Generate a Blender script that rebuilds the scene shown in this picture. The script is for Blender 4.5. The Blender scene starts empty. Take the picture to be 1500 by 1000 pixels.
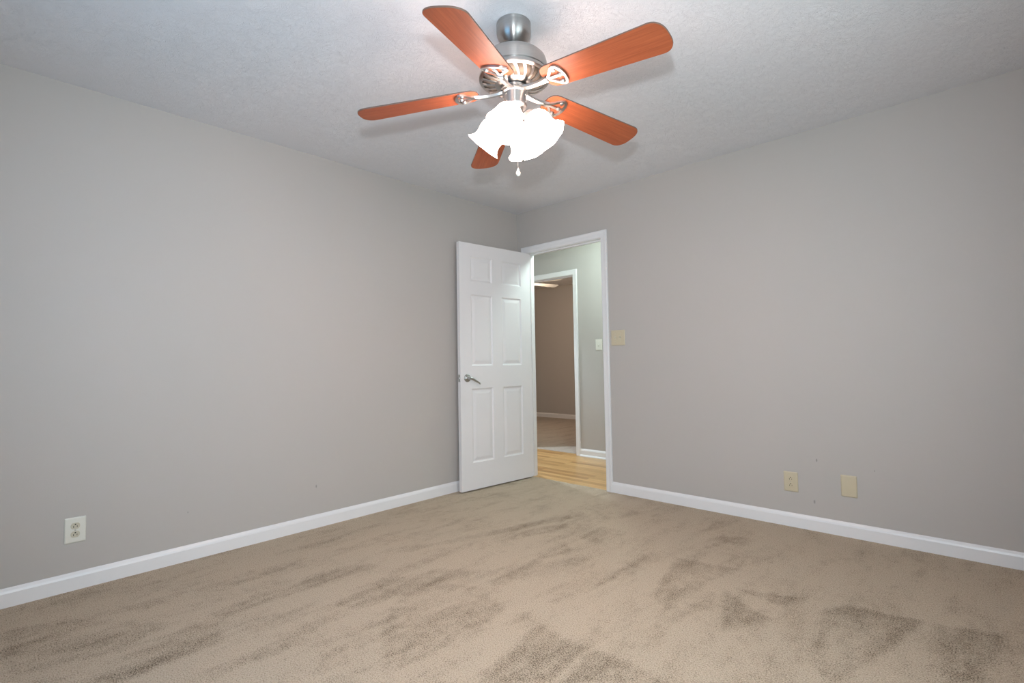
import bpy, bmesh, math, random
from mathutils import Vector, Matrix
random.seed(7)
PI = math.pi
sc = bpy.context.scene
col = sc.collection

# ---------------------------------------------------------------- camera
cam_d = bpy.data.cameras.new('camera')
cam = bpy.data.objects.new('camera', cam_d); col.objects.link(cam)
cam_d.sensor_width = 36.0; cam_d.sensor_fit = 'HORIZONTAL'
cam_d.lens = 742.376 / 1500 * 36.0
cam_d.clip_start = 0.02
PITCH, ROLL, YAW = 0.041, -0.017, 0.757
CAM_ROT = (Matrix.Rotation(0.7573, 3, 'Z') @ Matrix.Rotation(PI/2 + 0.0408, 3, 'X') @ Matrix.Rotation(-0.0172, 3, 'Z'))
cam.matrix_world = Matrix.Translation((3.217, -3.498, 1.045)) @ CAM_ROT.to_4x4()
sc.camera = cam

# ---------------------------------------------------------------- world, exposure
w = bpy.data.worlds.new('world'); sc.world = w; w.use_nodes = True
w.node_tree.nodes['Background'].inputs['Color'].default_value = (0.55, 0.68, 0.9, 1)
w.node_tree.nodes['Background'].inputs['Strength'].default_value = 0.6
sc.view_settings.view_transform = 'Standard'
sc.view_settings.look = 'None'
sc.view_settings.gamma = 1
sc.view_settings.use_curve_mapping = False
sc.view_settings.exposure = 0.0

# ---------------------------------------------------------------- lights
FAN_X, FAN_Y = 1.835, -1.994
LAMP_EMIT = 18.0
def light(name, kind, loc, power, color, **kw):
    d = bpy.data.lights.new(name, kind); d.energy = power; d.color = color
    for k, v in kw.items(): setattr(d, k, v)
    o = bpy.data.objects.new(name, d); o.location = loc; col.objects.link(o)
    return o
# the photographer's flash, mounted just above the camera
flash = light('flash_light', 'SPOT', (3.225, -3.515, 1.305), 182.0, (0.80, 0.92, 1.0),
              spot_size=math.radians(132), spot_blend=1.0, shadow_soft_size=0.035)
flash.matrix_world = Matrix.Translation((3.225, -3.515, 1.305)) @ CAM_ROT.to_4x4()
# hallway ceiling lamp (greenish fluorescent) and bedroom lamp across the hall
light('hallway_lamp_light', 'POINT', (0.62, 0.33, 2.28), 31.0, (0.76, 1.0, 0.96), shadow_soft_size=0.08)
light('hallway_downlight_light', 'SPOT', (-1.40, 0.60, 2.40), 165.0, (0.70, 0.86, 1.0), shadow_soft_size=0.06, spot_size=math.radians(112), spot_blend=0.45)
light('far_lamp_light', 'POINT', (-1.82, 2.1, 1.96), 26.0, (1.0, 0.80, 0.60), shadow_soft_size=0.08)
# daylight through the window behind the photographer
day = light('window_daylight', 'AREA', (1.75, -3.93, 1.45), 11.5, (0.24, 0.60, 1.0), shape='RECTANGLE', size=1.3, size_y=1.1)
day.rotation_euler = (PI/2, 0, 0)
side_fill = light('side_fill_light', 'AREA', (3.62, -2.3, 1.45), 24.0, (0.70, 0.92, 1.0), shape='RECTANGLE', size=1.3, size_y=1.1)  # added cool fill from the side; the wall behind it has no opening
side_fill.rotation_euler = (PI/2, 0, PI/2)

# ---------------------------------------------------------------- helpers
def tag(o, label=None, cat=None, group=None, kind=None):
    if label: o['label'] = label
    if cat: o['category'] = cat
    if group: o['group'] = group
    if kind: o['kind'] = kind
    return o
def empty(name, loc=(0, 0, 0), rz=0.0, parent=None):
    o = bpy.data.objects.new(name, None); col.objects.link(o)
    o.location = loc; o.rotation_euler = (0, 0, rz); o.parent = parent
    o.empty_display_size = 0.05
    return o
def obj(name, bm, mat, parent=None, smooth=False, bevel=0.0, recalc=True, angle=40):
    if recalc: bmesh.ops.recalc_face_normals(bm, faces=bm.faces)
    me = bpy.data.meshes.new(name)
    if smooth:
        for f in bm.faces: f.smooth = True
        for e in bm.edges:
            if len(e.link_faces) == 2 and e.calc_face_angle(0) > math.radians(angle): e.smooth = False
    bm.to_mesh(me); bm.free()
    for m in (mat if isinstance(mat, (list, tuple)) else [mat]): me.materials.append(m)
    o = bpy.data.objects.new(name, me); col.objects.link(o); o.parent = parent
    if bevel:
        b = o.modifiers.new('bevel', 'BEVEL'); b.width = bevel; b.segments = 3; b.limit_method = 'ANGLE'
    return o
def box(bm, x0, x1, y0, y1, z0, z1, mat=0):
    vs = [bm.verts.new((x, y, z)) for x in (x0, x1) for y in (y0, y1) for z in (z0, z1)]
    for f in ((0,1,3,2),(4,6,7,5),(0,4,5,1),(2,3,7,6),(0,2,6,4),(1,5,7,3)):
        bm.faces.new([vs[i] for i in f]).material_index = mat
    return vs
def xform(bm, vs, M): bmesh.ops.transform(bm, matrix=M, verts=vs)
def lathe(bm, prof, seg=48, M=None, mat=0, cap0=True, cap1=True, wob=None):
    """prof: list of (r, z)"""
    rings = []; new = []
    for i, (r, z) in enumerate(prof):
        ring = []
        for k in range(seg):
            a = 2*PI*k/seg
            rr = r if wob is None else r * wob(i, a)
            v = bm.verts.new((rr*math.cos(a), rr*math.sin(a), z)); ring.append(v); new.append(v)
        rings.append(ring)
    for a, b in zip(rings, rings[1:]):
        for k in range(seg):
            bm.faces.new((a[k], a[(k+1) % seg], b[(k+1) % seg], b[k])).material_index = mat
    if cap0: bm.faces.new(rings[0][::-1]).material_index = mat
    if cap1: bm.faces.new(rings[-1]).material_index = mat
    if M is not None: xform(bm, new, M)
    return new
def tube(bm, pts, r, seg=10, mat=0, rs=None):
    pts = [Vector(p) for p in pts]; rings = []
    up = Vector((0, 0, 1))
    for i, p in enumerate(pts):
        t = (pts[min(i+1, len(pts)-1)] - pts[max(i-1, 0)]).normalized()
        u = up.cross(t)
        if u.length < 1e-3: u = Vector((1, 0, 0)).cross(t)
        u.normalize(); v = t.cross(u); rr = rs[i] if rs else r
        rings.append([bm.verts.new(p + (u*math.cos(2*PI*k/seg) + v*math.sin(2*PI*k/seg))*rr) for k in range(seg)])
    for a, b in zip(rings, rings[1:]):
        for k in range(seg): bm.faces.new((a[k], a[(k+1) % seg], b[(k+1) % seg], b[k])).material_index = mat
    bm.faces.new(rings[0][::-1]); bm.faces.new(rings[-1])
def prism(bm, outline, z0, z1, mat=0, M=None):
    a = [bm.verts.new((x, y, z0)) for x, y in outline]; b = [bm.verts.new((x, y, z1)) for x, y in outline]
    n = len(a)
    bm.faces.new(a[::-1]).material_index = mat; bm.faces.new(b).material_index = mat
    for i in range(n): bm.faces.new((a[i], a[(i+1) % n], b[(i+1) % n], b[i])).material_index = mat
    if M is not None: xform(bm, a+b, M)
def ringprism(bm, outer, inner, z0, z1):
    n = len(outer)
    O0 = [bm.verts.new((x, y, z0)) for x, y in outer]; O1 = [bm.verts.new((x, y, z1)) for x, y in outer]
    I0 = [bm.verts.new((x, y, z0)) for x, y in inner]; I1 = [bm.verts.new((x, y, z1)) for x, y in inner]
    for i in range(n):
        j = (i+1) % n
        bm.faces.new((O0[i], O0[j], O1[j], O1[i])); bm.faces.new((I0[i], I1[i], I1[j], I0[j]))
        bm.faces.new((O0[i], I0[i], I0[j], O0[j])); bm.faces.new((O1[i], O1[j], I1[j], I1[i]))

# ---------------------------------------------------------------- materials
class NT:
    def __init__(s, name):
        s.m = bpy.data.materials.new(name); s.m.use_nodes = True; s.t = s.m.node_tree
        s.b = s.t.nodes['Principled BSDF']
    def n(s, kind, **kw):
        x = s.t.nodes.new(kind)
        for k, v in kw.items():
            if k in x.inputs: x.inputs[k].default_value = v
            else: setattr(x, k, v)
        return x
    def l(s, a, ao, b, bi): s.t.links.new(a.outputs[ao], b.inputs[bi])
def plain(name, c, rough=0.5, metal=0.0, spec=0.5, emit=None, es=0.0, noise=0.0, nscale=30, bump=0.0, bscale=200):
    t = NT(name); b = t.b
    b.inputs['Base Color'].default_value = (*c, 1); b.inputs['Roughness'].default_value = rough
    b.inputs['Metallic'].default_value = metal; b.inputs['Specular IOR Level'].default_value = spec
    tc = t.n('ShaderNodeTexCoord')
    if noise:
        no = t.n('ShaderNodeTexNoise', Scale=nscale, Detail=4.0); t.l(tc, 'Object', no, 'Vector')
        mx = t.n('ShaderNodeMix', data_type='RGBA')
        mx.inputs[6].default_value = (*[x*(1-noise) for x in c], 1); mx.inputs[7].default_value = (*[min(1, x*(1+noise)) for x in c], 1)
        t.l(no, 'Fac', mx, 0); t.t.links.new(mx.outputs[2], b.inputs['Base Color'])
    if bump:
        no = t.n('ShaderNodeTexNoise', Scale=bscale, Detail=3.0); t.l(tc, 'Object', no, 'Vector')
        bp = t.n('ShaderNodeBump', Strength=0.5, Distance=bump); t.l(no, 'Fac', bp, 'Height'); t.l(bp, 'Normal', b, 'Normal')
    if emit:
        b.inputs['Emission Color'].default_value = (*emit, 1); b.inputs['Emission Strength'].default_value = es
    return t.m

def wall_material(name, c, marks=()):
    t = NT(name); b = t.b; b.inputs['Roughness'].default_value = 0.55; b.inputs['Specular IOR Level'].default_value = 0.3
    tc = t.n('ShaderNodeTexCoord')
    n1 = t.n('ShaderNodeTexNoise', Scale=1.6, Detail=3.0); t.l(tc, 'Object', n1, 'Vector')
    mx = t.n('ShaderNodeMix', data_type='RGBA')
    mx.inputs[6].default_value = (*[x*0.985 for x in c], 1); mx.inputs[7].default_value = (*[x*1.015 for x in c], 1)
    t.l(n1, 'Fac', mx, 0); last = mx.outputs[2]
    for (p, r) in marks:                      # small scuffs in the paint
        d = t.n('ShaderNodeVectorMath', operation='SUBTRACT'); d.inputs[1].default_value = p; t.l(tc, 'Object', d, 0)
        s_ = t.n('ShaderNodeVectorMath', operation='MULTIPLY'); s_.inputs[1].default_value = (2.2, 2.2, 1.0); t.l(d, 0, s_, 0)
        ln = t.n('ShaderNodeVectorMath', operation='LENGTH'); t.l(s_, 0, ln, 0)
        mr = t.n('ShaderNodeMapRange'); mr.inputs[1].default_value = r*0.5; mr.inputs[2].default_value = r
        mr.inputs[3].default_value = 0.5; mr.inputs[4].default_value = 0.0; t.t.links.new(ln.outputs['Value'], mr.inputs[0])
        m2 = t.n('ShaderNodeMix', data_type='RGBA'); t.t.links.new(last, m2.inputs[6]); m2.inputs[7].default_value = (0.12, 0.11, 0.10, 1)
        t.t.links.new(mr.outputs[0], m2.inputs[0]); last = m2.outputs[2]
    t.t.links.new(last, b.inputs['Base Color'])
    n2 = t.n('ShaderNodeTexNoise', Scale=260.0, Detail=2.0); t.l(tc, 'Object', n2, 'Vector')
    n3 = t.n('ShaderNodeTexNoise', Scale=3.0, Detail=2.0); t.l(tc, 'Object', n3, 'Vector')
    ad = t.n('ShaderNodeMath', operation='MULTIPLY_ADD'); ad.inputs[1].default_value = 6.0; t.l(n3, 'Fac', ad, 0); t.l(n2, 'Fac', ad, 2)
    bp = t.n('ShaderNodeBump', Strength=0.35, Distance=0.0006); t.l(ad, 0, bp, 'Height'); t.l(bp, 'Normal', b, 'Normal')
    return t.m
WALL = (0.482, 0.441, 0.408)
M_wall_l = wall_material('paint_left', WALL, [((0, -1.967, 0.263), 0.012), ((0, -2.69, 0.258), 0.006)])
M_wall_r = wall_material('paint_right', WALL, [((2.423, 0, 0.422), 0.012), ((2.403, 0, 0.171), 0.014), ((2.71, 0, 0.396), 0.006)])
M_wall = wall_material('paint', WALL)
M_trim = plain('white_trim_paint', (0.79, 0.76, 0.75), rough=0.32, bump=0.0003, bscale=60)
M_door = plain('white_door_paint', (0.775, 0.735, 0.725), rough=0.38, bump=0.0002, bscale=120)
M_almond = plain('almond_plastic', (0.57, 0.485, 0.34), rough=0.35)
M_almond_l = plain('pale_almond_plastic', (0.58, 0.52, 0.40), rough=0.35)
M_ivory = plain('white_plastic', (0.72, 0.69, 0.61), rough=0.35)
M_dark = plain('dark_slot', (0.03, 0.025, 0.02), rough=0.8)
M_screw = plain('screw_metal', (0.5, 0.47, 0.42), rough=0.35, metal=0.9)
M_satin = plain('satin_chrome', (0.50, 0.49, 0.47), rough=0.28, metal=1.0)
M_black = plain('black_rubber', (0.02, 0.02, 0.02), rough=0.7)
M_whitefan = plain('white_enamel', (0.8, 0.78, 0.74), rough=0.4)

def nickel():
    t = NT('brushed_nickel'); b = t.b
    b.inputs['Metallic'].default_value = 1.0; b.inputs['Roughness'].default_value = 0.33
    b.inputs['Anisotropic'].default_value = 0.85; b.inputs['Anisotropic Rotation'].default_value = 0.25
    tg = t.n('ShaderNodeTangent', direction_type='RADIAL', axis='Z'); t.l(tg, 0, b, 'Tangent')
    tc = t.n('ShaderNodeTexCoord'); mp = t.n('ShaderNodeMapping'); mp.inputs['Scale'].default_value = (2, 2, 500)
    t.l(tc, 'Object', mp, 'Vector')
    no = t.n('ShaderNodeTexNoise', Scale=4.0, Detail=3.0); t.l(mp, 'Vector', no, 'Vector')
    cr = t.n('ShaderNodeMix', data_type='RGBA'); cr.inputs[6].default_value = (0.38, 0.37, 0.355, 1); cr.inputs[7].default_value = (0.56, 0.54, 0.52, 1)
    t.l(no, 'Fac', cr, 0); t.t.links.new(cr.outputs[2], b.inputs['Base Color'])
    return t.m
M_nickel = nickel()
M_nickel_dark = plain('dark_vent_interior', (0.16, 0.13, 0.10), rough=0.5, metal=0.7)

def blade_wood():
    t = NT('cherry_veneer'); b = t.b; b.inputs['Roughness'].default_value = 0.42; b.inputs['Specular IOR Level'].default_value = 0.25
    tc = t.n('ShaderNodeTexCoord'); mp = t.n('ShaderNodeMapping'); mp.inputs['Scale'].default_value = (2.0, 42, 10)
    t.l(tc, 'Object', mp, 'Vector')
    n1 = t.n('ShaderNodeTexNoise', Scale=2.2, Detail=6.0, Roughness=0.6, Distortion=0.5); t.l(mp, 'Vector', n1, 'Vector')
    mp2 = t.n('ShaderNodeMapping'); mp2.inputs['Scale'].default_value = (3.0, 160, 10); t.l(tc, 'Object', mp2, 'Vector')
    n2 = t.n('ShaderNodeTexNoise', Scale=3.0, Detail=3.0); t.l(mp2, 'Vector', n2, 'Vector')
    mx0 = t.n('ShaderNodeMath', operation='MULTIPLY_ADD'); mx0.inputs[1].default_value = 0.45; t.l(n2, 'Fac', mx0, 0)
    sc_ = t.n('ShaderNodeMath', operation='MULTIPLY'); sc_.inputs[1].default_value = 0.6; t.l(n1, 'Fac', sc_, 0); t.l(sc_, 0, mx0, 2)
    cr = t.n('ShaderNodeValToRGB'); e = cr.color_ramp.elements
    e[0].position = 0.34; e[0].color = (0.24, 0.056, 0.022, 1); e[1].position = 0.72; e[1].color = (0.41, 0.108, 0.042, 1)
    t.l(mx0, 0, cr, 'Fac'); t.l(cr, 'Color', b, 'Base Color')
    return t.m
M_blade = blade_wood()
M_blade_edge = plain('blade_edge_band', (0.13, 0.075, 0.055), rough=0.5)

def shade_glass():
    t = NT('frosted_glass_shade'); b = t.b
    b.inputs['Base Color'].default_value = (0.95, 0.93, 0.88, 1); b.inputs['Roughness'].default_value = 0.4
    b.inputs['Emission Color'].default_value = (1.0, 0.75, 0.66, 1); b.inputs['Emission Strength'].default_value = LAMP_EMIT
    return t.m
M_shade = shade_glass()
M_bulb = plain('lit_bulb', (1, 1, 1), emit=(1.0, 0.75, 0.66), es=250.0)
M_globe = plain('lit_globe', (1, 1, 1), emit=(1.0, 0.85, 0.65), es=14)
M_hallglobe = plain('lit_hall_globe', (1, 1, 1), emit=(0.75, 1.0, 0.9), es=6)

def ceiling_material():
    t = NT('textured_ceiling_paint'); b = t.b; b.inputs['Roughness'].default_value = 0.9; b.inputs['Specular IOR Level'].default_value = 0.15
    b.inputs['Base Color'].default_value = (0.755, 0.735, 0.745, 1)
    tc = t.n('ShaderNodeTexCoord')
    n0 = t.n('ShaderNodeTexNoise', Scale=9.0, Detail=3.0); t.l(tc, 'Object', n0, 'Vector')
    mr = t.n('ShaderNodeMix', data_type='RGBA', blend_type='ADD'); mr.inputs[0].default_value = 0.16; t.l(tc, 'Object', mr, 6); t.l(n0, 'Color', mr, 7)
    n1 = t.n('ShaderNodeTexNoise', Scale=60.0, Detail=5.0, Roughness=0.6, Distortion=1.4)
    t.t.links.new(mr.outputs[2], n1.inputs['Vector'])
    wv = t.n('ShaderNodeMath', operation='ABSOLUTE'); sb = t.n('ShaderNodeMath', operation='SUBTRACT'); sb.inputs[1].default_value = 0.5
    t.l(n1, 'Fac', sb, 0); t.l(sb, 0, wv, 0)
    bp = t.n('ShaderNodeBump', Strength=0.85, Distance=0.007, invert=True); t.l(wv, 0, bp, 'Height'); t.l(bp, 'Normal', b, 'Normal')
    return t.m
M_ceiling = ceiling_material()

def carpet_material(name, c_dark, c_mid, c_lite, use_attr=True):
    t = NT(name); b = t.b; b.inputs['Roughness'].default_value = 1.0; b.inputs['Specular IOR Level'].default_value = 0.05
    tc = t.n('ShaderNodeTexCoord')
    n1 = t.n('ShaderNodeTexNoise', Scale=200.0, Detail=2.5, Roughness=0.8); t.l(tc, 'Object', n1, 'Vector')
    v1 = t.n('ShaderNodeTexVoronoi', Scale=210.0); t.l(tc, 'Object', v1, 'Vector')
    mps = t.n('ShaderNodeMapping'); mps.inputs['Rotation'].default_value = (0, 0, math.radians(20)); mps.inputs['Scale'].default_value = (2.6, 0.75, 1.0)
    t.l(tc, 'Object', mps, 'Vector')
    n2 = t.n('ShaderNodeTexNoise', Scale=3.0, Detail=5.0, Roughness=0.62); t.l(mps, 'Vector', n2, 'Vector')
    # nap field: painted vacuum marks + broad noise
    nap = t.n('ShaderNodeMath', operation='MULTIPLY_ADD'); nap.inputs[1].default_value = 1.25
    t.l(n2, 'Fac', nap, 0)
    if use_attr:
        at = t.n('ShaderNodeAttribute', attribute_name='nap'); t.l(at, 'Fac', nap, 2)
    else: nap.inputs[2].default_value = 0.0
    # break the edges of the marks with the pile noise
    n3 = t.n('ShaderNodeTexNoise', Scale=20.0, Detail=6.0, Roughness=0.8); t.l(tc, 'Object', n3, 'Vector')
    nb = t.n('ShaderNodeMath', operation='MULTIPLY_ADD'); nb.inputs[1].default_value = 0.8; t.l(n3, 'Fac', nb, 0); t.l(nap, 0, nb, 2)
    mr = t.n('ShaderNodeMapRange'); mr.inputs[1].default_value = 0.98; mr.inputs[2].default_value = 1.52; t.l(nb, 0, mr, 0)
    # speckle: threshold moves with the nap
    th = t.n('ShaderNodeMath', operation='MULTIPLY_ADD'); th.inputs[1].default_value = 0.16; th.inputs[2].default_value = -0.04; t.l(mr, 0, th, 0)
    ad = t.n('ShaderNodeMath', operation='SUBTRACT'); t.l(n1, 'Fac', ad, 0); t.l(th, 0, ad, 1)
    cr = t.n('ShaderNodeValToRGB'); e = cr.color_ramp.elements
    e[0].position = 0.35; e[0].color = (*c_dark, 1); e[1].position = 0.57; e[1].color = (*c_lite, 1)
    m = e.new(0.44); m.color = (*c_mid, 1)
    t.l(ad, 0, cr, 'Fac'); t.l(cr, 'Color', b, 'Base Color')
    hg = t.n('ShaderNodeMath', operation='ADD'); t.l(n1, 'Fac', hg, 0); t.l(v1, 'Distance', hg, 1)
    bp = t.n('ShaderNodeBump', Strength=0.7, Distance=0.006); t.l(hg, 0, bp, 'Height'); t.l(bp, 'Normal', b, 'Normal')
    return t.m
M_carpet = carpet_material('beige_frieze_carpet', (0.165, 0.122, 0.085), (0.435, 0.34, 0.25), (0.60, 0.485, 0.368))
M_carpet2 = carpet_material('far_room_carpet', (0.25, 0.20, 0.16), (0.44, 0.37, 0.31), (0.56, 0.48, 0.41), use_attr=False)

def oak():
    t = NT('oak_strip_flooring'); b = t.b; b.inputs['Roughness'].default_value = 0.33
    tc = t.n('ShaderNodeTexCoord')
    br = t.n('ShaderNodeTexBrick', offset=0.37, offset_frequency=2)
    for k, v in dict(Scale=1.0).items(): br.inputs[k].default_value = v
    br.inputs['Brick Width'].default_value = 0.9; br.inputs['Row Height'].default_value = 0.057
    br.inputs['Mortar Size'].default_value = 0.0012; br.inputs['Mortar Smooth'].default_value = 0.2
    br.inputs['Color1'].default_value = (0.62, 0.37, 0.15, 1); br.inputs['Color2'].default_value = (0.36, 0.17, 0.055, 1)
    br.inputs['Mortar'].default_value = (0.20, 0.10, 0.04, 1); br.inputs['Bias'].default_value = -0.1
    t.l(tc, 'Object', br, 'Vector')
    mp = t.n('ShaderNodeMapping'); mp.inputs['Scale'].default_value = (2.5, 60, 1); t.l(tc, 'Object', mp, 'Vector')
    no = t.n('ShaderNodeTexNoise', Scale=2.0, Detail=5.0, Roughness=0.6); t.l(mp, 'Vector', no, 'Vector')
    mr = t.n('ShaderNodeMapRange'); mr.inputs[3].default_value = 0.8; mr.inputs[4].default_value = 1.2; t.l(no, 'Fac', mr, 0)
    mx = t.n('ShaderNodeVectorMath', operation='SCALE'); t.l(br, 'Color', mx, 0); t.l(mr, 0, mx, 'Scale')
    t.t.links.new(mx.outputs[0], b.inputs['Base Color'])
    return t.m
M_oak = oak()

# ---------------------------------------------------------------- room shell
H = 2.44
RX, RY = 3.67, -3.99            # far ends of the room
OX0, OX1, OZ = 0.119, 0.929, 2.047      # doorway in the right-hand wall
WT = 0.095
def struct(name, bm, m, parent=None, **kw):
    o = obj(name, bm, m, parent, **kw)
    if parent is None: o['kind'] = 'structure'
    return o
def wall(name, m, *boxes):
    bm = bmesh.new()
    for b_ in boxes: box(bm, *b_)
    return struct(name, bm, m)

wall('wall_left', M_wall_l, (-0.1, 0, RY-0.1, 0, -0.02, H))
wall('wall_right', M_wall_r, (-0.1, OX0-0.019, 0, WT, -0.02, H), (OX1+0.019, RX+0.1, 0, WT, -0.02, H), (OX0-0.019, OX1+0.019, 0, WT, OZ+0.019, H))
wall('wall_back', M_wall, (RX, RX+0.1, RY-0.1, 0, -0.02, H))
WX0, WX1, WZ0, WZ1 = 1.05, 2.45, 0.85, 2.05
wall('wall_front', M_wall, (0, WX0, RY-0.1, RY, -0.02, H), (WX1, RX, RY-0.1, RY, -0.02, H), (WX0, WX1, RY-0.1, RY, -0.02, WZ0), (WX0, WX1, RY-0.1, RY, WZ1, H))
bm = bmesh.new()
box(bm, -0.1, RX+0.1, RY-0.1, WT/2, H, H+0.05)
struct('ceiling', bm, M_ceiling)

# window behind the camera
bm = bmesh.new()
for b_ in ((WX0, WX0+0.05, -4.06, -3.99, WZ0, WZ1), (WX1-0.05, WX1, -4.06, -3.99, WZ0, WZ1), (WX0+0.05, WX1-0.05, -4.06, -3.99, WZ0, WZ0+0.05),
           (WX0+0.05, WX1-0.05, -4.06, -3.99, WZ1-0.05, WZ1), (WX0+0.05, WX1-0.05, -4.05, -4.0, 1.43, 1.47)): box(bm, *b_)
win = struct('window_1', bm, M_trim)

wall_b = bpy.data.objects['wall_back']
bm = bmesh.new()
for b_ in ((3.645, 3.67, -2.98, -2.93, 0.88, 2.02), (3.645, 3.67, -1.67, -1.62, 0.88, 2.02), (3.645, 3.67, -2.93, -1.67, 0.88, 0.93),
           (3.645, 3.67, -2.93, -1.67, 1.97, 2.02)): box(bm, *b_)
struct('added_window_frame', bm, M_trim)  # unseen frame added on the solid wall around the side fill light

# carpet floor with vacuum marks in its nap
MARKS = [
 [ (0.766,-1.782), (0.991,-0.976), (1.085,-0.703), (1.146,-0.769), (1.003,-1.245), (0.827,-1.825) ],
 [ (1.087,-1.361), (1.065,-1.126), (1.170,-0.860), (1.240,-0.908), (1.194,-1.146) ],
 [ (1.451,-1.567), (1.400,-1.445), (1.382,-1.137), (1.512,-1.220), (1.455,-1.398) ],
 [ (1.465,-1.900), (1.424,-1.678), (1.412,-1.459), (1.470,-1.504), (1.491,-1.724) ],
 [ (1.323,-2.311), (1.130,-2.039), (1.424,-1.862), (1.602,-1.904), (1.680,-1.933), (1.731,-2.128), (1.726,-2.371), (1.671,-2.531) ],
 [ (1.762,-2.026), (1.747,-1.921), (1.775,-1.866), (1.806,-1.944) ],
 [ (1.959,-2.356), (1.904,-2.190), (1.858,-1.933), (2.103,-1.949), (2.144,-2.191) ],
 [ (2.154,-2.182), (2.110,-1.942), (2.255,-1.920), (2.427,-1.937) ],
 [ (2.186,-1.472), (2.067,-1.427), (1.960,-0.935), (2.271,-0.876), (2.185,-1.340) ],
 [ (2.283,-1.128), (2.524,-1.294), (2.429,-1.554) ],
 [ (2.282,-1.110), (2.583,-1.008), (2.547,-1.154) ],
 [ (2.715,-1.542), (2.663,-1.067), (2.730,-0.961), (2.990,-0.911), (2.878,-1.397), (2.809,-1.595) ],
 [ (3.007,-0.910), (3.216,-0.844), (3.189,-1.254), (3.073,-1.359) ],
 [ (1.846,-1.549), (1.820,-1.312), (1.826,-1.002), (1.861,-1.046), (1.866,-1.356) ],
 [ (0.911,-3.211), (0.854,-3.066), (0.952,-2.819), (1.054,-2.826), (1.060,-3.025), (1.080,-3.144), (0.994,-3.221) ],
 [ (1.070,-2.455), (1.030,-2.127), (1.114,-1.860), (1.291,-1.739), (1.253,-2.049), (1.181,-2.357) ],
 [ (1.093,-0.507), (1.194,-0.265), (1.441,-0.361), (1.370,-0.673) ],
 [ (1.372,-1.010), (1.374,-0.759), (1.574,-0.725), (1.588,-1.046) ],
 [ (1.996,-0.476), (2.187,-0.358), (2.173,-0.542), (2.068,-0.562) ],
 [ (3.066,-1.154), (3.260,-0.867), (3.249,-1.201), (3.092,-1.342) ],
 [ (0.754,-2.813), (0.675,-2.437), (0.744,-2.111), (0.854,-2.016), (0.848,-2.478), (0.852,-2.764) ],
 [ (0.245,-3.411), (0.391,-3.172), (0.733,-2.907), (0.815,-3.101), (0.784,-3.324), (0.704,-3.422) ]]
STR = [.7,.8,.9,.7,.6,.9,1,.95,.8,.85,.75,.9,.85,.6,.7,.6,.5,.6,.5,.5,.5,.6]
def signed(P, x, y):
    ins = False; dm = 9.0; n = len(P)
    for i in range(n):
        x1, y1 = P[i]; x2, y2 = P[(i+1) % n]
        if (y1 > y) != (y2 > y) and x < (x2-x1)*(y-y1)/(y2-y1)+x1: ins = not ins
        dx, dy = x2-x1, y2-y1; t_ = max(0, min(1, ((x-x1)*dx+(y-y1)*dy)/(dx*dx+dy*dy)))
        dm = min(dm, math.hypot(x-x1-t_*dx, y-y1-t_*dy))
    return dm if ins else -dm
bm = bmesh.new()
NX, NY = 280, 305
gx = [RX*i/NX for i in range(NX+1)]; gy = [RY + (-RY+0.02)*j/NY for j in range(NY+1)]
gv = [[bm.verts.new((x, y, 0)) for y in gy] for x in gx]
for i in range(NX):
    for j in range(NY): bm.faces.new((gv[i][j], gv[i+1][j], gv[i+1][j+1], gv[i][j+1]))
floor = struct('floor', bm, M_carpet, recalc=False)
at = floor.data.attributes.new('nap', 'FLOAT', 'POINT')
boxes_ = [(min(p[0] for p in P)-.06, max(p[0] for p in P)+.06, min(p[1] for p in P)-.06, max(p[1] for p in P)+.06) for P in MARKS]
vals = []
for v in floor.data.vertices:
    x, y = v.co.x, v.co.y; a = 0.0
    for P, s_, bb in zip(MARKS, STR, boxes_):
        if bb[0] < x < bb[1] and bb[2] < y < bb[3]:
            d = signed(P, x, y); a = max(a, s_*(0.80*max(0.0, min(1.0, (d+0.018)/0.036)) + 0.25*max(0.0, 1.0-abs(d-0.03)/0.035)))
    vals.append(a*0.31)
at.data.foreach_set('value', vals)

# ---------------------------------------------------------------- baseboards
def baseboard(name, p0, p1, nrm, h=0.083, t=0.013, m=M_trim, shoe=False):
    prof = [(0, 0), (t, 0), (t, h-0.022), (t*0.75, h-0.012), (t*0.35, h-0.004), (t*0.2, h), (0, h)]
    if shoe: prof = [(0, 0), (t+0.014, 0), (t+0.013, 0.008), (t+0.008, 0.015), (t, 0.018)] + prof[2:]
    bm = bmesh.new(); p0 = Vector(p0); p1 = Vector(p1); nrm = Vector(nrm)
    A = [bm.verts.new(p0 + nrm*u + Vector((0, 0, z))) for u, z in prof]
    B = [bm.verts.new(p1 + nrm*u + Vector((0, 0, z))) for u, z in prof]
    n = len(A)
    for i in range(n): bm.faces.new((A[i], A[(i+1) % n], B[(i+1) % n], B[i]))
    bm.faces.new(A[::-1]); bm.faces.new(B)
    return struct(name, bm, m)
baseboard('baseboard_left', (0, RY, 0), (0, 0, 0), (1, 0, 0))
baseboard('baseboard_right', (OX1+0.057, 0, 0), (RX, 0, 0), (0, -1, 0))
baseboard('baseboard_back', (RX, RY, 0), (RX, 0, 0), (-1, 0, 0))
baseboard('baseboard_front', (0, RY, 0), (RX, RY, 0), (0, 1, 0))

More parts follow.
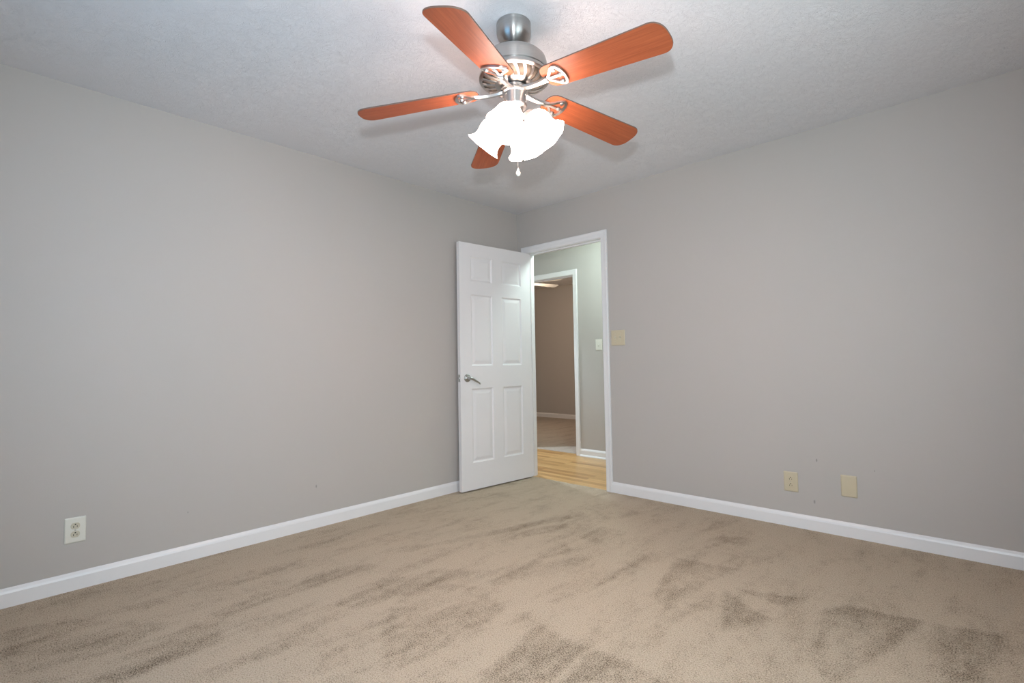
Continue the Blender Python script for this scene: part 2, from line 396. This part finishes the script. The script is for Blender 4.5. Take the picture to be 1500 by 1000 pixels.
# ---------------------------------------------------------------- door casing and jamb
def casing(name, x0, x1, ztop, yw, ny, wd=0.057, depth=WT, jamb=True, m=M_trim, stop=True):
    """opening x0..x1 up to ztop in a wall whose face is at y=yw, ny = outward direction of that face"""
    bm = bmesh.new(); rv = 0.004
    prof = [(0, 0), (0, 0.009), (0.006, 0.012), (wd*0.55, 0.013), (wd*0.8, 0.017), (wd-0.004, 0.017), (wd, 0.013), (wd, 0)]
    # mitred U: left leg, head, right leg
    path = [((x0-rv, 0), (-1, 0)), ((x0-rv, ztop+rv), (-1, 1)), ((x1+rv, ztop+rv), (1, 1)), ((x1+rv, 0), (1, 0))]
    rings = []
    for (px, pz), (dx, dz) in path:
        rings.append([bm.verts.new((px+dx*u, yw+ny*t_, pz+dz*u)) for u, t_ in prof])
    n = len(prof)
    for a, b in zip(rings, rings[1:]):
        for i in range(n): bm.faces.new((a[i], a[(i+1) % n], b[(i+1) % n], b[i]))
    bm.faces.new(rings[0][::-1]); bm.faces.new(rings[-1])
    if jamb:
        y0, y1 = (yw, yw-ny*depth); y0, y1 = min(y0, y1), max(y0, y1)
        box(bm, x0-0.019, x0, y0, y1, 0, ztop+0.019); box(bm, x1, x1+0.019, y0, y1, 0, ztop+0.019)
        box(bm, x0, x1, y0, y1, ztop, ztop+0.019)
        if stop:
            s0, s1 = (y0+0.040, y0+0.074)
            box(bm, x0, x0+0.010, s0, s1, 0, ztop-0.010); box(bm, x1-0.010, x1, s0, s1, 0, ztop-0.010); box(bm, x0, x1, s0, s1, ztop-0.010, ztop)
    return struct(name, bm, m)
trim = casing('trim_1', OX0, OX1, OZ, 0.0, -1)
bm = bmesh.new(); box(bm, OX1-0.0015, OX1+0.001, 0.006, 0.036, 0.885, 0.945)
box(bm, OX1-0.003, OX1, -0.004, 0.006, 0.900, 0.930)
obj('strike_plate', bm, M_satin, trim)

# ---------------------------------------------------------------- six panel door
DW, DT, DH = 0.800, 0.035, 2.030
PIN = Vector((OX0+0.001, -0.006, 0.010))
d_ang = math.atan2(-0.789, -0.060)        # direction of the open leaf seen from its hinge
door = empty('door_1', PIN, 0); door['kind'] = 'structure'
# local frame: +X along the leaf from hinge to free edge, visible (hall side) face at +Y
door.rotation_euler = (0, 0, d_ang)
def door_leaf():
    bm = bmesh.new()
    xs = [0, 0.115, 0.345, 0.455, 0.685, DW]; zs = [0, 0.218, 0.823, 1.010, 1.602, 1.715, 1.920, DH]
    cut = {(i, j) for i in (1, 3) for j in (1, 3, 5)}
    for side in (0, 1):
        y = DT if side else 0.0; sgn = -1 if side else 1
        V = {}
        def vtx(x, z, yy):
            k = (round(x, 5), round(z, 5), round(yy, 5))
            if k not in V: V[k] = bm.verts.new((x, yy, z))
            return V[k]
        for i in range(5):
            for j in range(7):
                x0, x1, z0, z1 = xs[i], xs[i+1], zs[j], zs[j+1]
                if (i, j) not in cut:
                    bm.faces.new([vtx(x0, z0, y), vtx(x1, z0, y), vtx(x1, z1, y), vtx(x0, z1, y)]); continue
                prev = None
                for ins, dep in ((0, 0), (0.004, 0.0045), (0.011, 0.0085), (0.017, 0.0085), (0.042, 0.003), (0.046, 0.003)):
                    yy = y + sgn*dep
                    cur = [vtx(x0+ins, z0+ins, yy), vtx(x1-ins, z0+ins, yy), vtx(x1-ins, z1-ins, yy), vtx(x0+ins, z1-ins, yy)]
                    if prev:
                        for q in range(4): bm.faces.new((prev[q], prev[(q+1) % 4], cur[(q+1) % 4], cur[q]))
                    prev = cur
                bm.faces.new(prev)
    bmesh.ops.remove_doubles(bm, verts=bm.verts, dist=1e-5)
    def edge(pts):
        a = [min(bm.verts, key=lambda v: (v.co-Vector((p[0], 0, p[1]))).length) for p in pts]
        b = [min(bm.verts, key=lambda v: (v.co-Vector((p[0], DT, p[1]))).length) for p in pts]
        for i in range(len(pts)-1): bm.faces.new((a[i], a[i+1], b[i+1], b[i]))
    edge([(x, 0) for x in xs]); edge([(x, DH) for x in xs]); edge([(0, z) for z in zs]); edge([(DW, z) for z in zs])
    return bm
leaf = obj('door_panel', door_leaf(), M_door, door)
# after rotation, +Y local points to +X world when the leaf runs towards -Y
def lever(side):
    bm = bmesh.new()
    y = DT if side > 0 else 0.0
    Mr = Matrix.Translation((0.733, y, 0.912)) @ Matrix.Rotation(-side*PI/2, 4, 'X')
    lathe(bm, [(0.032, 0), (0.032, 0.004), (0.029, 0.008), (0.022, 0.010), (0.018, 0.011), (0.014, 0.014), (0.0125, 0.030), (0.013, 0.040), (0.012, 0.048)], 32, Mr)
    s = side
    pts = [(0.733, y+s*0.042, 0.912), (0.722, y+s*0.046, 0.910), (0.70, y+s*0.047, 0.899), (0.668, y+s*0.045, 0.882), (0.642, y+s*0.043, 0.870), (0.631, y+s*0.041, 0.860)]
    tube(bm, pts, 0.008, 14, rs=[0.011, 0.011, 0.0095, 0.0085, 0.0075, 0.005])
    return bm
obj('door_handle', lever(1), M_satin, door, smooth=True)
obj('door_handle', lever(-1), M_satin, door, smooth=True)
bm = bmesh.new(); box(bm, DW-0.0005, DW+0.0015, 0.006, 0.029, 0.883, 0.941); box(bm, DW+0.001, DW+0.010, 0.011, 0.024, 0.904, 0.920)
obj('latch_plate', bm, M_satin, door, bevel=0.0008)
for z in (0.22, 1.02, 1.80):
    bm = bmesh.new(); lathe(bm, [(0.0055, z-0.045), (0.0055, z+0.045)], 14, Matrix.Translation((-0.003, -0.004, 0)))
    box(bm, -0.001, 0.0005, 0.0, 0.03, z-0.044, z+0.044)
    obj('hinge', bm, M_satin, door, smooth=True)

# ---------------------------------------------------------------- outlets and switches
def plate_outline_mesh(w_, h_, t_=0.0055):
    bm = bmesh.new()
    def rr(w, h, r, n=5):
        o = []
        for cx, cy, a0 in ((w/2-r, h/2-r, 0), (-w/2+r, h/2-r, 90), (-w/2+r, -h/2+r, 180), (w/2-r, -h/2+r, 270)):
            for k in range(n+1):
                a = math.radians(a0+90*k/n); o.append((cx+r*math.cos(a), cy+r*math.sin(a)))
        return o
    rings = []
    for ins, t in ((0, 0), (0, t_*0.45), (0.0012, t_*0.7), (0.004, t_*0.95), (0.007, t_)):
        rings.append([bm.verts.new((x, -t, z)) for x, z in rr(w_-2*ins, h_-2*ins, 0.0035)])
    for a, b in zip(rings, rings[1:]):
        for k in range(len(a)): bm.faces.new((a[k], a[(k+1) % len(a)], b[(k+1) % len(a)], b[k]))
    bm.faces.new(rings[-1]); bm.faces.new(rings[0][::-1])
    return bm
def screw(parent, x, z, y=-0.0055, m=M_screw):
    bm = bmesh.new(); lathe(bm, [(0.0034, 0), (0.0034, 0.0006), (0.0022, 0.0013)], 14, Matrix.Translation((x, y+0.0002, z)) @ Matrix.Rotation(PI/2, 4, 'X'))
    return obj('screw', bm, m, parent, smooth=True)
# local frame: plate in XZ, facing -Y
def duplex(loc, rz, label, plate_m, face_m, w_=0.078, h_=0.121):
    t = empty('wall_outlet', loc, rz); tag(t, label, 'outlet')
    obj('cover_plate', plate_outline_mesh(w_, h_), plate_m, t, smooth=True, angle=50)
    for dz in (0.0195, -0.0195):
        pts = []
        for k in range(40):
            a = 2*PI*k/40; x = 0.0172*math.cos(a); z = 0.0172*math.sin(a); pts.append((x, max(-0.0145, min(0.0145, z))))
        bm = bmesh.new(); prism(bm, pts, 0, 0.0022, M=Matrix.Translation((0, -0.0052, dz)) @ Matrix.Rotation(PI/2, 4, 'X'))
        rc = obj('receptacle', bm, face_m, t, bevel=0.0005)
        bm = bmesh.new()
        box(bm, -0.0078, -0.0054, -0.0078, -0.0070, dz-0.0075, dz+0.0015); box(bm, 0.0052, 0.0074, -0.0078, -0.0070, dz-0.0065, dz+0.0010)
        lathe(bm, [(0.0030, 0), (0.0030, 0.0008)], 16, Matrix.Translation((0, -0.0070, dz+0.0072)) @ Matrix.Rotation(PI/2, 4, 'X'))
        obj('slots', bm, M_dark, rc)
    screw(t, 0, 0)
    return t
duplex((0, -3.158, 0.281), PI/2, 'white wall outlet with almond sockets on the wall left of the open door', M_ivory, M_almond_l, 0.079, 0.119)
duplex((2.278, 0, 0.274), 0, 'almond duplex wall outlet above the baseboard, right of the doorway', M_almond, M_almond, 0.080, 0.121)
t = empty('blank_wall_plate', (2.584, 0, 0.292)); tag(t, 'blank almond wall plate without sockets, on the wall beside the almond outlet', 'wall plate')
bm = plate_outline_mesh(0.080, 0.124, 0.007)
obj('cover_plate', bm, M_almond, t, smooth=True, angle=50)
screw(t, 0, 0.042, -0.007, M_almond); screw(t, 0, -0.042, -0.007, M_almond)
def toggle(parent, x, up, m):
    bm = bmesh.new(); s = 1 if up else -1
    vs = box(bm, -0.0045, 0.0045, -0.016, 0.002, -0.004, 0.004)
    for v in vs:
        if v.co.y < -0.01: v.co.x *= 0.8; v.co.z *= 0.7
    xform(bm, vs, Matrix.Translation((x, -0.004, 0)) @ Matrix.Rotation(s*math.radians(-32), 4, 'X'))
    obj('toggle', bm, m, parent, bevel=0.001)
    bm = bmesh.new(); box(bm, x-0.0056, x+0.0056, -0.0059, -0.0052, -0.0125, 0.0125)
    obj('toggle_slot', bm, M_dark if m is None else m, parent, bevel=0.0004)
t = empty('light_switch', (1.070, 0, 1.224)); tag(t, 'almond double toggle light switch on the wall right of the doorway', 'switch')
obj('cover_plate', plate_outline_mesh(0.124, 0.121), M_almond, t, smooth=True, angle=50)
toggle(t, -0.023, False, M_almond_l); toggle(t, 0.023, True, M_almond_l)
for x in (-0.023, 0.023):
    for z in (-0.030, 0.030): screw(t, x, z, m=M_almond_l)
t = empty('light_switch', (0.148, 1.11, 1.216)); tag(t, 'white single toggle light switch on the hallway wall, seen through the doorway', 'switch')
obj('cover_plate', plate_outline_mesh(0.080, 0.120), M_ivory, t, smooth=True, angle=50)
toggle(t, 0, False, M_ivory)
for z in (-0.030, 0.030): screw(t, 0, z, m=M_ivory)

# ---------------------------------------------------------------- hallway and the room across it
HY = 1.11; HX0, HX1 = -2.2, 2.6
fx0, fx1, fz = -0.95, -0.180, 2.015       # opening across the hall
wall('wall_hallway', M_wall, (HX0, fx0-0.019, HY, HY+WT, -0.02, H), (fx1+0.019, HX1, HY, HY+WT, -0.02, H), (fx0-0.019, fx1+0.019, HY, HY+WT, fz+0.019, H))
wall('wall_hallway_end', M_wall, (HX1, HX1+0.1, WT, HY+WT, -0.02, H))
wall('wall_hallway_start', M_wall, (HX0-0.1, HX0, 0, HY+WT, -0.02, H), (HX0, -0.1, 0, WT, -0.02, H))
bm = bmesh.new(); box(bm, HX0-0.1, HX1+0.1, WT/2, HY+WT/2, H, H+0.05); struct('ceiling_hallway', bm, M_ceiling)
bm = bmesh.new(); box(bm, HX0-0.1, HX1+0.1, 0.02, HY+0.06, -0.02, 0.0); struct('floor_hallway', bm, M_oak)
casing('trim_2', fx0, fx1, fz, HY, -1)
baseboard('baseboard_hallway', (fx1+0.061, HY, 0), (HX1, HY, 0), (0, -1, 0), shoe=True)
# room across the hall
FX0, FX1, FY = -4.2, 0.6, 3.9
wall('wall_far', M_wall, (FX0, FX1, FY, FY+0.1, -0.02, H))
wall('wall_far_left', M_wall, (FX0-0.1, FX0, HY, FY+0.1, -0.02, H), (FX0, HX0, HY, HY+WT, -0.02, H))
wall('wall_far_right', M_wall, (FX1, FX1+0.1, HY+WT, FY+0.1, -0.02, H))
bm = bmesh.new(); box(bm, FX0, FX1, HY+WT/2, FY, H, H+0.05); struct('ceiling_far', bm, M_ceiling)
bm = bmesh.new(); box(bm, FX0, FX1, HY+0.06, FY, -0.02, 0.003); struct('floor_far', bm, M_carpet2)
baseboard('baseboard_far', (FX0, FY, 0), (FX1, FY, 0), (0, -1, 0))

def dome_light(loc, label):
    t = empty('ceiling_light', loc); tag(t, label, 'ceiling light')
    bm = bmesh.new(); lathe(bm, [(0.14, 0), (0.14, -0.012), (0.125, -0.02)], 40); obj('base', bm, M_whitefan, t, smooth=True)
    bm = bmesh.new(); lathe(bm, [(0.12*math.cos(a), -0.02-0.07*math.sin(a)) for a in [k*PI/2/8 for k in range(8)]] + [(0.004, -0.09)], 40)
    obj('glass_dome', bm, M_hallglobe, t, smooth=True)
dome_light((0.62, 0.33, H), 'round frosted ceiling light in the hallway, just beyond the doorway')
t = empty('recessed_light', (-1.40, 0.60, H)); tag(t, 'round recessed downlight in the hallway ceiling, hidden behind the open door', 'ceiling light')
bm = bmesh.new(); lathe(bm, [(0.075, 0.0), (0.105, -0.001), (0.104, -0.006), (0.080, -0.010), (0.075, -0.004)], 40, cap0=False, cap1=False); obj('trim_ring', bm, M_whitefan, t, smooth=True)
bm = bmesh.new(); lathe(bm, [(0.076, -0.002), (0.076, -0.005), (0.04, -0.007), (0.004, -0.0075)], 40); obj('lens', bm, M_hallglobe, t, smooth=True)

# ---------------------------------------------------------------- the ceiling fan
fan = empty('ceiling_fan', (FAN_X, FAN_Y, H))
tag(fan, 'brushed nickel ceiling fan with five cherry wood blades and lit glass shades', 'ceiling fan')
def Z(z): return z - H
bm = bmesh.new()
lathe(bm, [(0.0, 0), (0.069, 0), (0.071, -0.002), (0.071, -0.012), (0.0705, -0.014), (0.071, -0.016), (0.071, -0.034), (0.069, -0.047), (0.064, -0.060), (0.056, -0.071), (0.046, -0.080), (0.033, -0.087), (0.022, -0.090)], 64, cap0=False)
obj('canopy', bm, M_nickel, fan, smooth=True)
bm = bmesh.new(); lathe(bm, [(0.020, -0.085), (0.021, -0.093), (0.018, -0.100)], 32); obj('hanger_ball', bm, M_black, fan, smooth=True)
bm = bmesh.new(); lathe(bm, [(0.0125, -0.085), (0.0125, -0.140)], 24); obj('downrod', bm, M_nickel, fan, smooth=True)
# motor housing drum
bm = bmesh.new()
lathe(bm, [(0.030, Z(2.307)), (0.060, Z(2.309)), (0.090, Z(2.305)), (0.094, Z(2.301)), (0.098, Z(2.302)), (0.118, Z(2.295)), (0.130, Z(2.282)), (0.134, Z(2.267)),
           (0.135, Z(2.235)), (0.137, Z(2.233)), (0.137, Z(2.229)), (0.134, Z(2.227)), (0.134, Z(2.219)), (0.120, Z(2.217))], 72)
obj('motor_housing', bm, M_nickel, fan, smooth=True)
# vented lower bowl: rims, slanted ribs, dark interior
bm = bmesh.new()
lathe(bm, [(0.132, Z(2.2215)), (0.142, Z(2.2189)), (0.146, Z(2.2138)), (0.146, Z(2.2048)), (0.141, Z(2.2003)), (0.133, Z(2.1990)), (0.130, Z(2.2028))], 72, cap0=False, cap1=False)
lathe(bm, [(0.080, Z(2.1816)), (0.074, Z(2.1764)), (0.064, Z(2.1732)), (0.044, Z(2.1726)), (0.044, Z(2.1790))], 60, cap0=False, cap1=False)
cage = obj('vent_bowl', bm, M_nickel, fan, smooth=True)
bm = bmesh.new(); lathe(bm, [(0.128, Z(2.2093)), (0.118, Z(2.1970)), (0.098, Z(2.1867)), (0.070, Z(2.1803)), (0.04, Z(2.1790))], 48)
obj('vent_interior', bm, M_nickel_dark, cage, smooth=True)
bm = bmesh.new(); NR = 22
ribp = [(0.139, 2.2015), (0.130, 2.1945), (0.115, 2.1880), (0.098, 2.1829), (0.078, 2.1790)]
for k in range(NR):
    a0 = 2*PI*k/NR; L_ = []; R_ = []; LT = []; RT = []
    for i, (r, z) in enumerate(ribp):
        a = a0 + 0.26*i/4; wv = (0.0075, 0.0068, 0.0058, 0.005, 0.0045)[i]
        c, s = math.cos(a), math.sin(a)
        for lst, sg, up in ((L_, 1, 0), (R_, -1, 0), (LT, 1, 0.004), (RT, -1, 0.004)):
            lst.append(bm.verts.new((r*c - sg*wv*s, r*s + sg*wv*c, Z(z)+up)))
    for i in range(4):
        bm.faces.new((L_[i], L_[i+1], R_[i+1], R_[i])); bm.faces.new((LT[i], RT[i], RT[i+1], LT[i+1]))
        bm.faces.new((L_[i], LT[i], LT[i+1], L_[i+1])); bm.faces.new((R_[i], R_[i+1], RT[i+1], RT[i]))
obj('vent_ribs', bm, M_nickel, cage)
# flywheel + switch housing
bm = bmesh.new()
lathe(bm, [(0.036, Z(2.178)), (0.036, Z(2.170)), (0.056, Z(2.168)), (0.057, Z(2.159)), (0.04, Z(2.157))], 48)
obj('flywheel', bm, M_nickel, fan, smooth=True)
bm = bmesh.new()
lathe(bm, [(0.040, Z(2.158)), (0.050, Z(2.157)), (0.053, Z(2.153)), (0.053, Z(2.148)), (0.047, Z(2.144)), (0.0465, Z(2.100)), (0.049, Z(2.098)), (0.049, Z(2.092)), (0.044, Z(2.086)), (0.034, Z(2.078)), (0.030, Z(2.068))], 56)
swh = obj('switch_housing', bm, M_nickel, fan, smooth=True)
for a in (0.4, 2.5, 4.6):
    for z in (2.135, 2.105):
        bm = bmesh.new()
        lathe(bm, [(0.0035, 0), (0.003, 0.002), (0.001, 0.003)], 12, Matrix.Rotation(a, 4, 'Z') @ Matrix.Translation((0.0463, 0, Z(z))) @ Matrix.Rotation(PI/2, 4, 'Y'))
        obj('screw', bm, M_screw, swh, smooth=True)

# blades: one mesh, five copies, each at its own angle, droop and pitch
BLADES = [(3.833-0.032, -0.109, -0.181), (3.833+2*PI/5+0.030, -0.141, -0.207), (3.833+4*PI/5-0.008, -0.090, -0.184),
          (3.833+6*PI/5+0.002, -0.095, -0.176), (3.833+8*PI/5+0.009, -0.124, -0.183)]
HUBZ = 2.166
def blade_bm():
    R, r0, wt, wr, rc = 0.663, 0.150, 0.075, 0.066, 0.051
    out = []
    for k in range(9):                       # rounded root
        a = PI/2 + PI*k/8; c, s = math.cos(a), math.sin(a)
        out.append((r0+0.045 + 0.045*c, (wr-0.004)*math.copysign(abs(s)**0.7, s)))
    for k in range(25):
        t_ = -PI/2 + PI*k/24; c, s = math.cos(t_), math.sin(t_)
        out.append((R-rc+rc*abs(c)**0.9, wt*math.copysign(abs(s)**0.75, s)))
    bm = bmesh.new()
    prism(bm, out, 0.0, 0.006)
    for f in bm.faces: f.material_index = 1 if len(f.verts) == 4 else 0
    return bm
def bracket_bm():
    """openwork medallion under the blade root with its arm to the flywheel"""
    bm = bmesh.new()
    def arc(sc_):
        # shield: narrow at the arm, flaring to a broad outer crescent
        o = []; cx = 0.204
        P = [(-0.050, 0.007), (-0.036, 0.010), (-0.022, 0.020), (-0.008, 0.037), (0.006, 0.050), (0.018, 0.055), (0.029, 0.052), (0.037, 0.042), (0.043, 0.028), (0.046, 0.014), (0.047, 0.0)]
        P = P + [(x, -y) for x, y in P[:-1][::-1]]
        return [(cx + x, y) for x, y in P]
    outer = arc(1)
    inner = [(-0.030, 0.0045), (-0.024, 0.007), (-0.013, 0.014), (-0.001, 0.028), (0.009, 0.040), (0.018, 0.044), (0.024, 0.042), (0.028, 0.034), (0.032, 0.023), (0.0345, 0.012), (0.035, 0.0)]
    inner = inner + [(x, -y) for x, y in inner[:-1][::-1]]
    inner = [(0.204 + x, y) for x, y in inner]
    ringprism(bm, outer, inner, -0.0075, -0.0005)
    # centre spine and cross bar of the openwork
    box(bm, 0.170, 0.241, -0.006, 0.006, -0.0075, -0.001)
    for px, py in ((0.224, 0.0), (0.217, 0.036), (0.217, -0.036)):
        lathe(bm, [(0.0085, -0.0095), (0.010, -0.007), (0.010, -0.001)], 20, Matrix.Translation((px, py, 0)))
        lathe(bm, [(0.003, -0.0125), (0.006, -0.0115), (0.0065, -0.0095)], 14, Matrix.Translation((px, py, 0)))
    # curved arm
    n = 12; rows = []
    for i in range(n+1):
        u = i/n; x = 0.048 + u*(0.168-0.048)
        z = -0.007 - 0.004*math.sin(PI*u)
        wd = 0.0095 + 0.006*abs(2*u-1)**2; th = 0.0045
        rows.append([bm.verts.new((x, -wd, z+th)), bm.verts.new((x, wd, z+th)), bm.verts.new((x, wd*0.8, z-th)), bm.verts.new((x, -wd*0.8, z-th))])
    for a, b in zip(rows, rows[1:]):
        for q in range(4): bm.faces.new((a[q], a[(q+1) % 4], b[(q+1) % 4], b[q]))
    bm.faces.new(rows[0][::-1]); bm.faces.new(rows[-1])
    return bm
b0 = None
for ang, droop, pitch in BLADES:
    if b0 is None:
        b = obj('blade', blade_bm(), [M_blade, M_blade_edge], fan, bevel=0.0012); b0 = b
        br = obj('blade_bracket', bracket_bm(), M_nickel, b, smooth=True, angle=35); br0 = br
    else:
        b = b0.copy(); col.objects.link(b); b.parent = fan
        br = br0.copy(); col.objects.link(br); br.parent = b
    X = Vector((math.cos(ang), math.sin(ang), droop)).normalized()
    Y = Vector((-math.sin(ang)*math.cos(pitch), math.cos(ang)*math.cos(pitch), math.sin(pitch)))
    Y = (Y - X*Y.dot(X)).normalized(); Zv = X.cross(Y)
    M = Matrix((X, Y, Zv)).transposed().to_4x4(); M.translation = (0, 0, Z(HUBZ))
    b.matrix_local = M

# light kit: four arms and bell shades
kit = empty('light_kit', (0, 0, 0), parent=fan)
bm = bmesh.new()
lathe(bm, [(0.030, Z(2.070)), (0.036, Z(2.064)), (0.036, Z(2.046)), (0.030, Z(2.036)), (0.018, Z(2.026)), (0.010, Z(2.016)), (0.006, Z(2.004)), (0.002, Z(2.0))], 40)
obj('fitter_hub', bm, M_nickel, kit, smooth=True)
PHI0 = 0.757 + math.radians(-18)
TILT = math.radians(40)
shade0 = None
def shade_bm():
    bm = bmesh.new()
    prof = [(0.024, 0.0), (0.036, 0.004), (0.049, 0.016), (0.057, 0.034), (0.059, 0.052), (0.056, 0.070), (0.055, 0.084), (0.058, 0.098), (0.066, 0.112), (0.075, 0.120)]
    inner = [(r-0.003, z-0.001) for r, z in prof[::-1]]
    lathe(bm, prof+inner, 48, cap0=False, cap1=False,
          wob=lambda i, a: 1 + (0.03*math.cos(8*a) if i in (8, 9, 10, 11) else 0.0))
    return bm
for k in range(4):
    a = PHI0 + k*PI/2
    # frame: local +Z runs down along the shade's axis
    ax = Vector((math.cos(a)*math.sin(TILT), math.sin(a)*math.sin(TILT), -math.cos(TILT)))
    neck = Vector((0.066*math.cos(a), 0.066*math.sin(a), Z(2.040)))
    u = Vector((-math.sin(a), math.cos(a), 0)); v = ax.cross(u)
    M = Matrix((u, v, ax)).transposed().to_4x4(); M.translation = neck
    bm = bmesh.new()
    p0 = Vector((0.028*math.cos(a), 0.028*math.sin(a), Z(2.054)))
    tube(bm, [p0, p0 + Vector((0.018*math.cos(a), 0.018*math.sin(a), 0.006)), neck - ax*0.026 + Vector((0, 0, 0.004)), neck - ax*0.010], 0.007, 12)
    lathe(bm, [(0.010, -0.024), (0.021, -0.020), (0.027, -0.008), (0.0285, 0.004), (0.0285, 0.010), (0.026, 0.010)], 32, M)
    obj('lamp_arm', bm, M_nickel, kit, smooth=True)
    if shade0 is None: sh = obj('lamp_shade', shade_bm(), M_shade, kit, smooth=True, angle=60); shade0 = sh
    else: sh = shade0.copy(); col.objects.link(sh); sh.parent = kit
    sh.matrix_local = M
    if k == 0:
        bm = bmesh.new(); lathe(bm, [(0.012, 0.012), (0.014, 0.03), (0.026, 0.055), (0.030, 0.072), (0.026, 0.090), (0.014, 0.101), (0.003, 0.104)], 28)
        bulb0 = obj('bulb', bm, M_bulb, kit, smooth=True); bu = bulb0
    else: bu = bulb0.copy(); col.objects.link(bu); bu.parent = kit
    bu.matrix_local = M

# pull chains
def chain(x, y, z0, z1, knob):
    bm = bmesh.new(); n = int((z0-z1)/0.0042)
    for i in range(n):
        bmesh.ops.create_icosphere(bm, subdivisions=1, radius=0.0016, matrix=Matrix.Translation((x, y, Z(z0-0.0042*i))))
    tube(bm, [(x, y, Z(z0)), (x, y, Z(z1))], 0.0006, 6)
    c = obj('pull_chain', bm, M_satin, fan, smooth=True)
    bm = bmesh.new()
    if knob == 'drop':
        lathe(bm, [(0.0015, 0.0), (0.003, -0.004), (0.006, -0.012), (0.0092, -0.020), (0.0095, -0.025), (0.007, -0.031), (0.002, -0.034)], 24, Matrix.Translation((x, y, Z(z1))))
        obj('pull_knob', bm, M_ivory, c, smooth=True)
    else:
        lathe(bm, [(0.002, 0.0), (0.005, -0.002), (0.005, -0.014), (0.006, -0.016), (0.005, -0.022), (0.002, -0.024)], 20, Matrix.Translation((x, y, Z(z1))))
        obj('pull_knob', bm, M_satin, c, smooth=True)
chain(0.008, 0.004, 2.01, 1.836, 'drop')
chain(0.032, 0.008, 2.02, 1.882, 'cap')

# ---------------------------------------------------------------- white fan in the far room
t = empty('ceiling_fan', (-1.82, 2.10, H)); tag(t, 'white ceiling fan in the room across the hallway, one blade showing', 'ceiling fan')
bm = bmesh.new(); lathe(bm, [(0.065, 0), (0.065, -0.03), (0.03, -0.06), (0.013, -0.06), (0.013, -0.09), (0.11, -0.10), (0.125, -0.13), (0.12, -0.20), (0.05, -0.23), (0.05, -0.26)], 40)
obj('motor_housing', bm, M_whitefan, t, smooth=True)
bm = bmesh.new()
out = [(0.14, -0.045), (0.60, -0.062), (0.64, -0.055), (0.66, -0.03), (0.66, 0.03), (0.64, 0.055), (0.60, 0.062), (0.14, 0.045)]
prism(bm, out, -0.003, 0.004); box(bm, 0.09, 0.2, -0.02, 0.02, -0.008, -0.003)
fb0 = obj('blade', bm, M_whitefan, t)
for k in range(5):
    b = fb0 if k == 0 else fb0.copy()
    if k: col.objects.link(b); b.parent = t
    b.matrix_local = Matrix.Rotation(math.radians(79+72*k), 4, 'Z') @ Matrix.Translation((0, 0, -0.215)) @ Matrix.Rotation(math.radians(-12), 4, 'X')
bm = bmesh.new(); lathe(bm, [(0.05, -0.26), (0.09, -0.275), (0.115, -0.31), (0.115, -0.34), (0.09, -0.375), (0.04, -0.395), (0.003, -0.40)], 40)
obj('glass_globe', bm, M_globe, t, smooth=True)
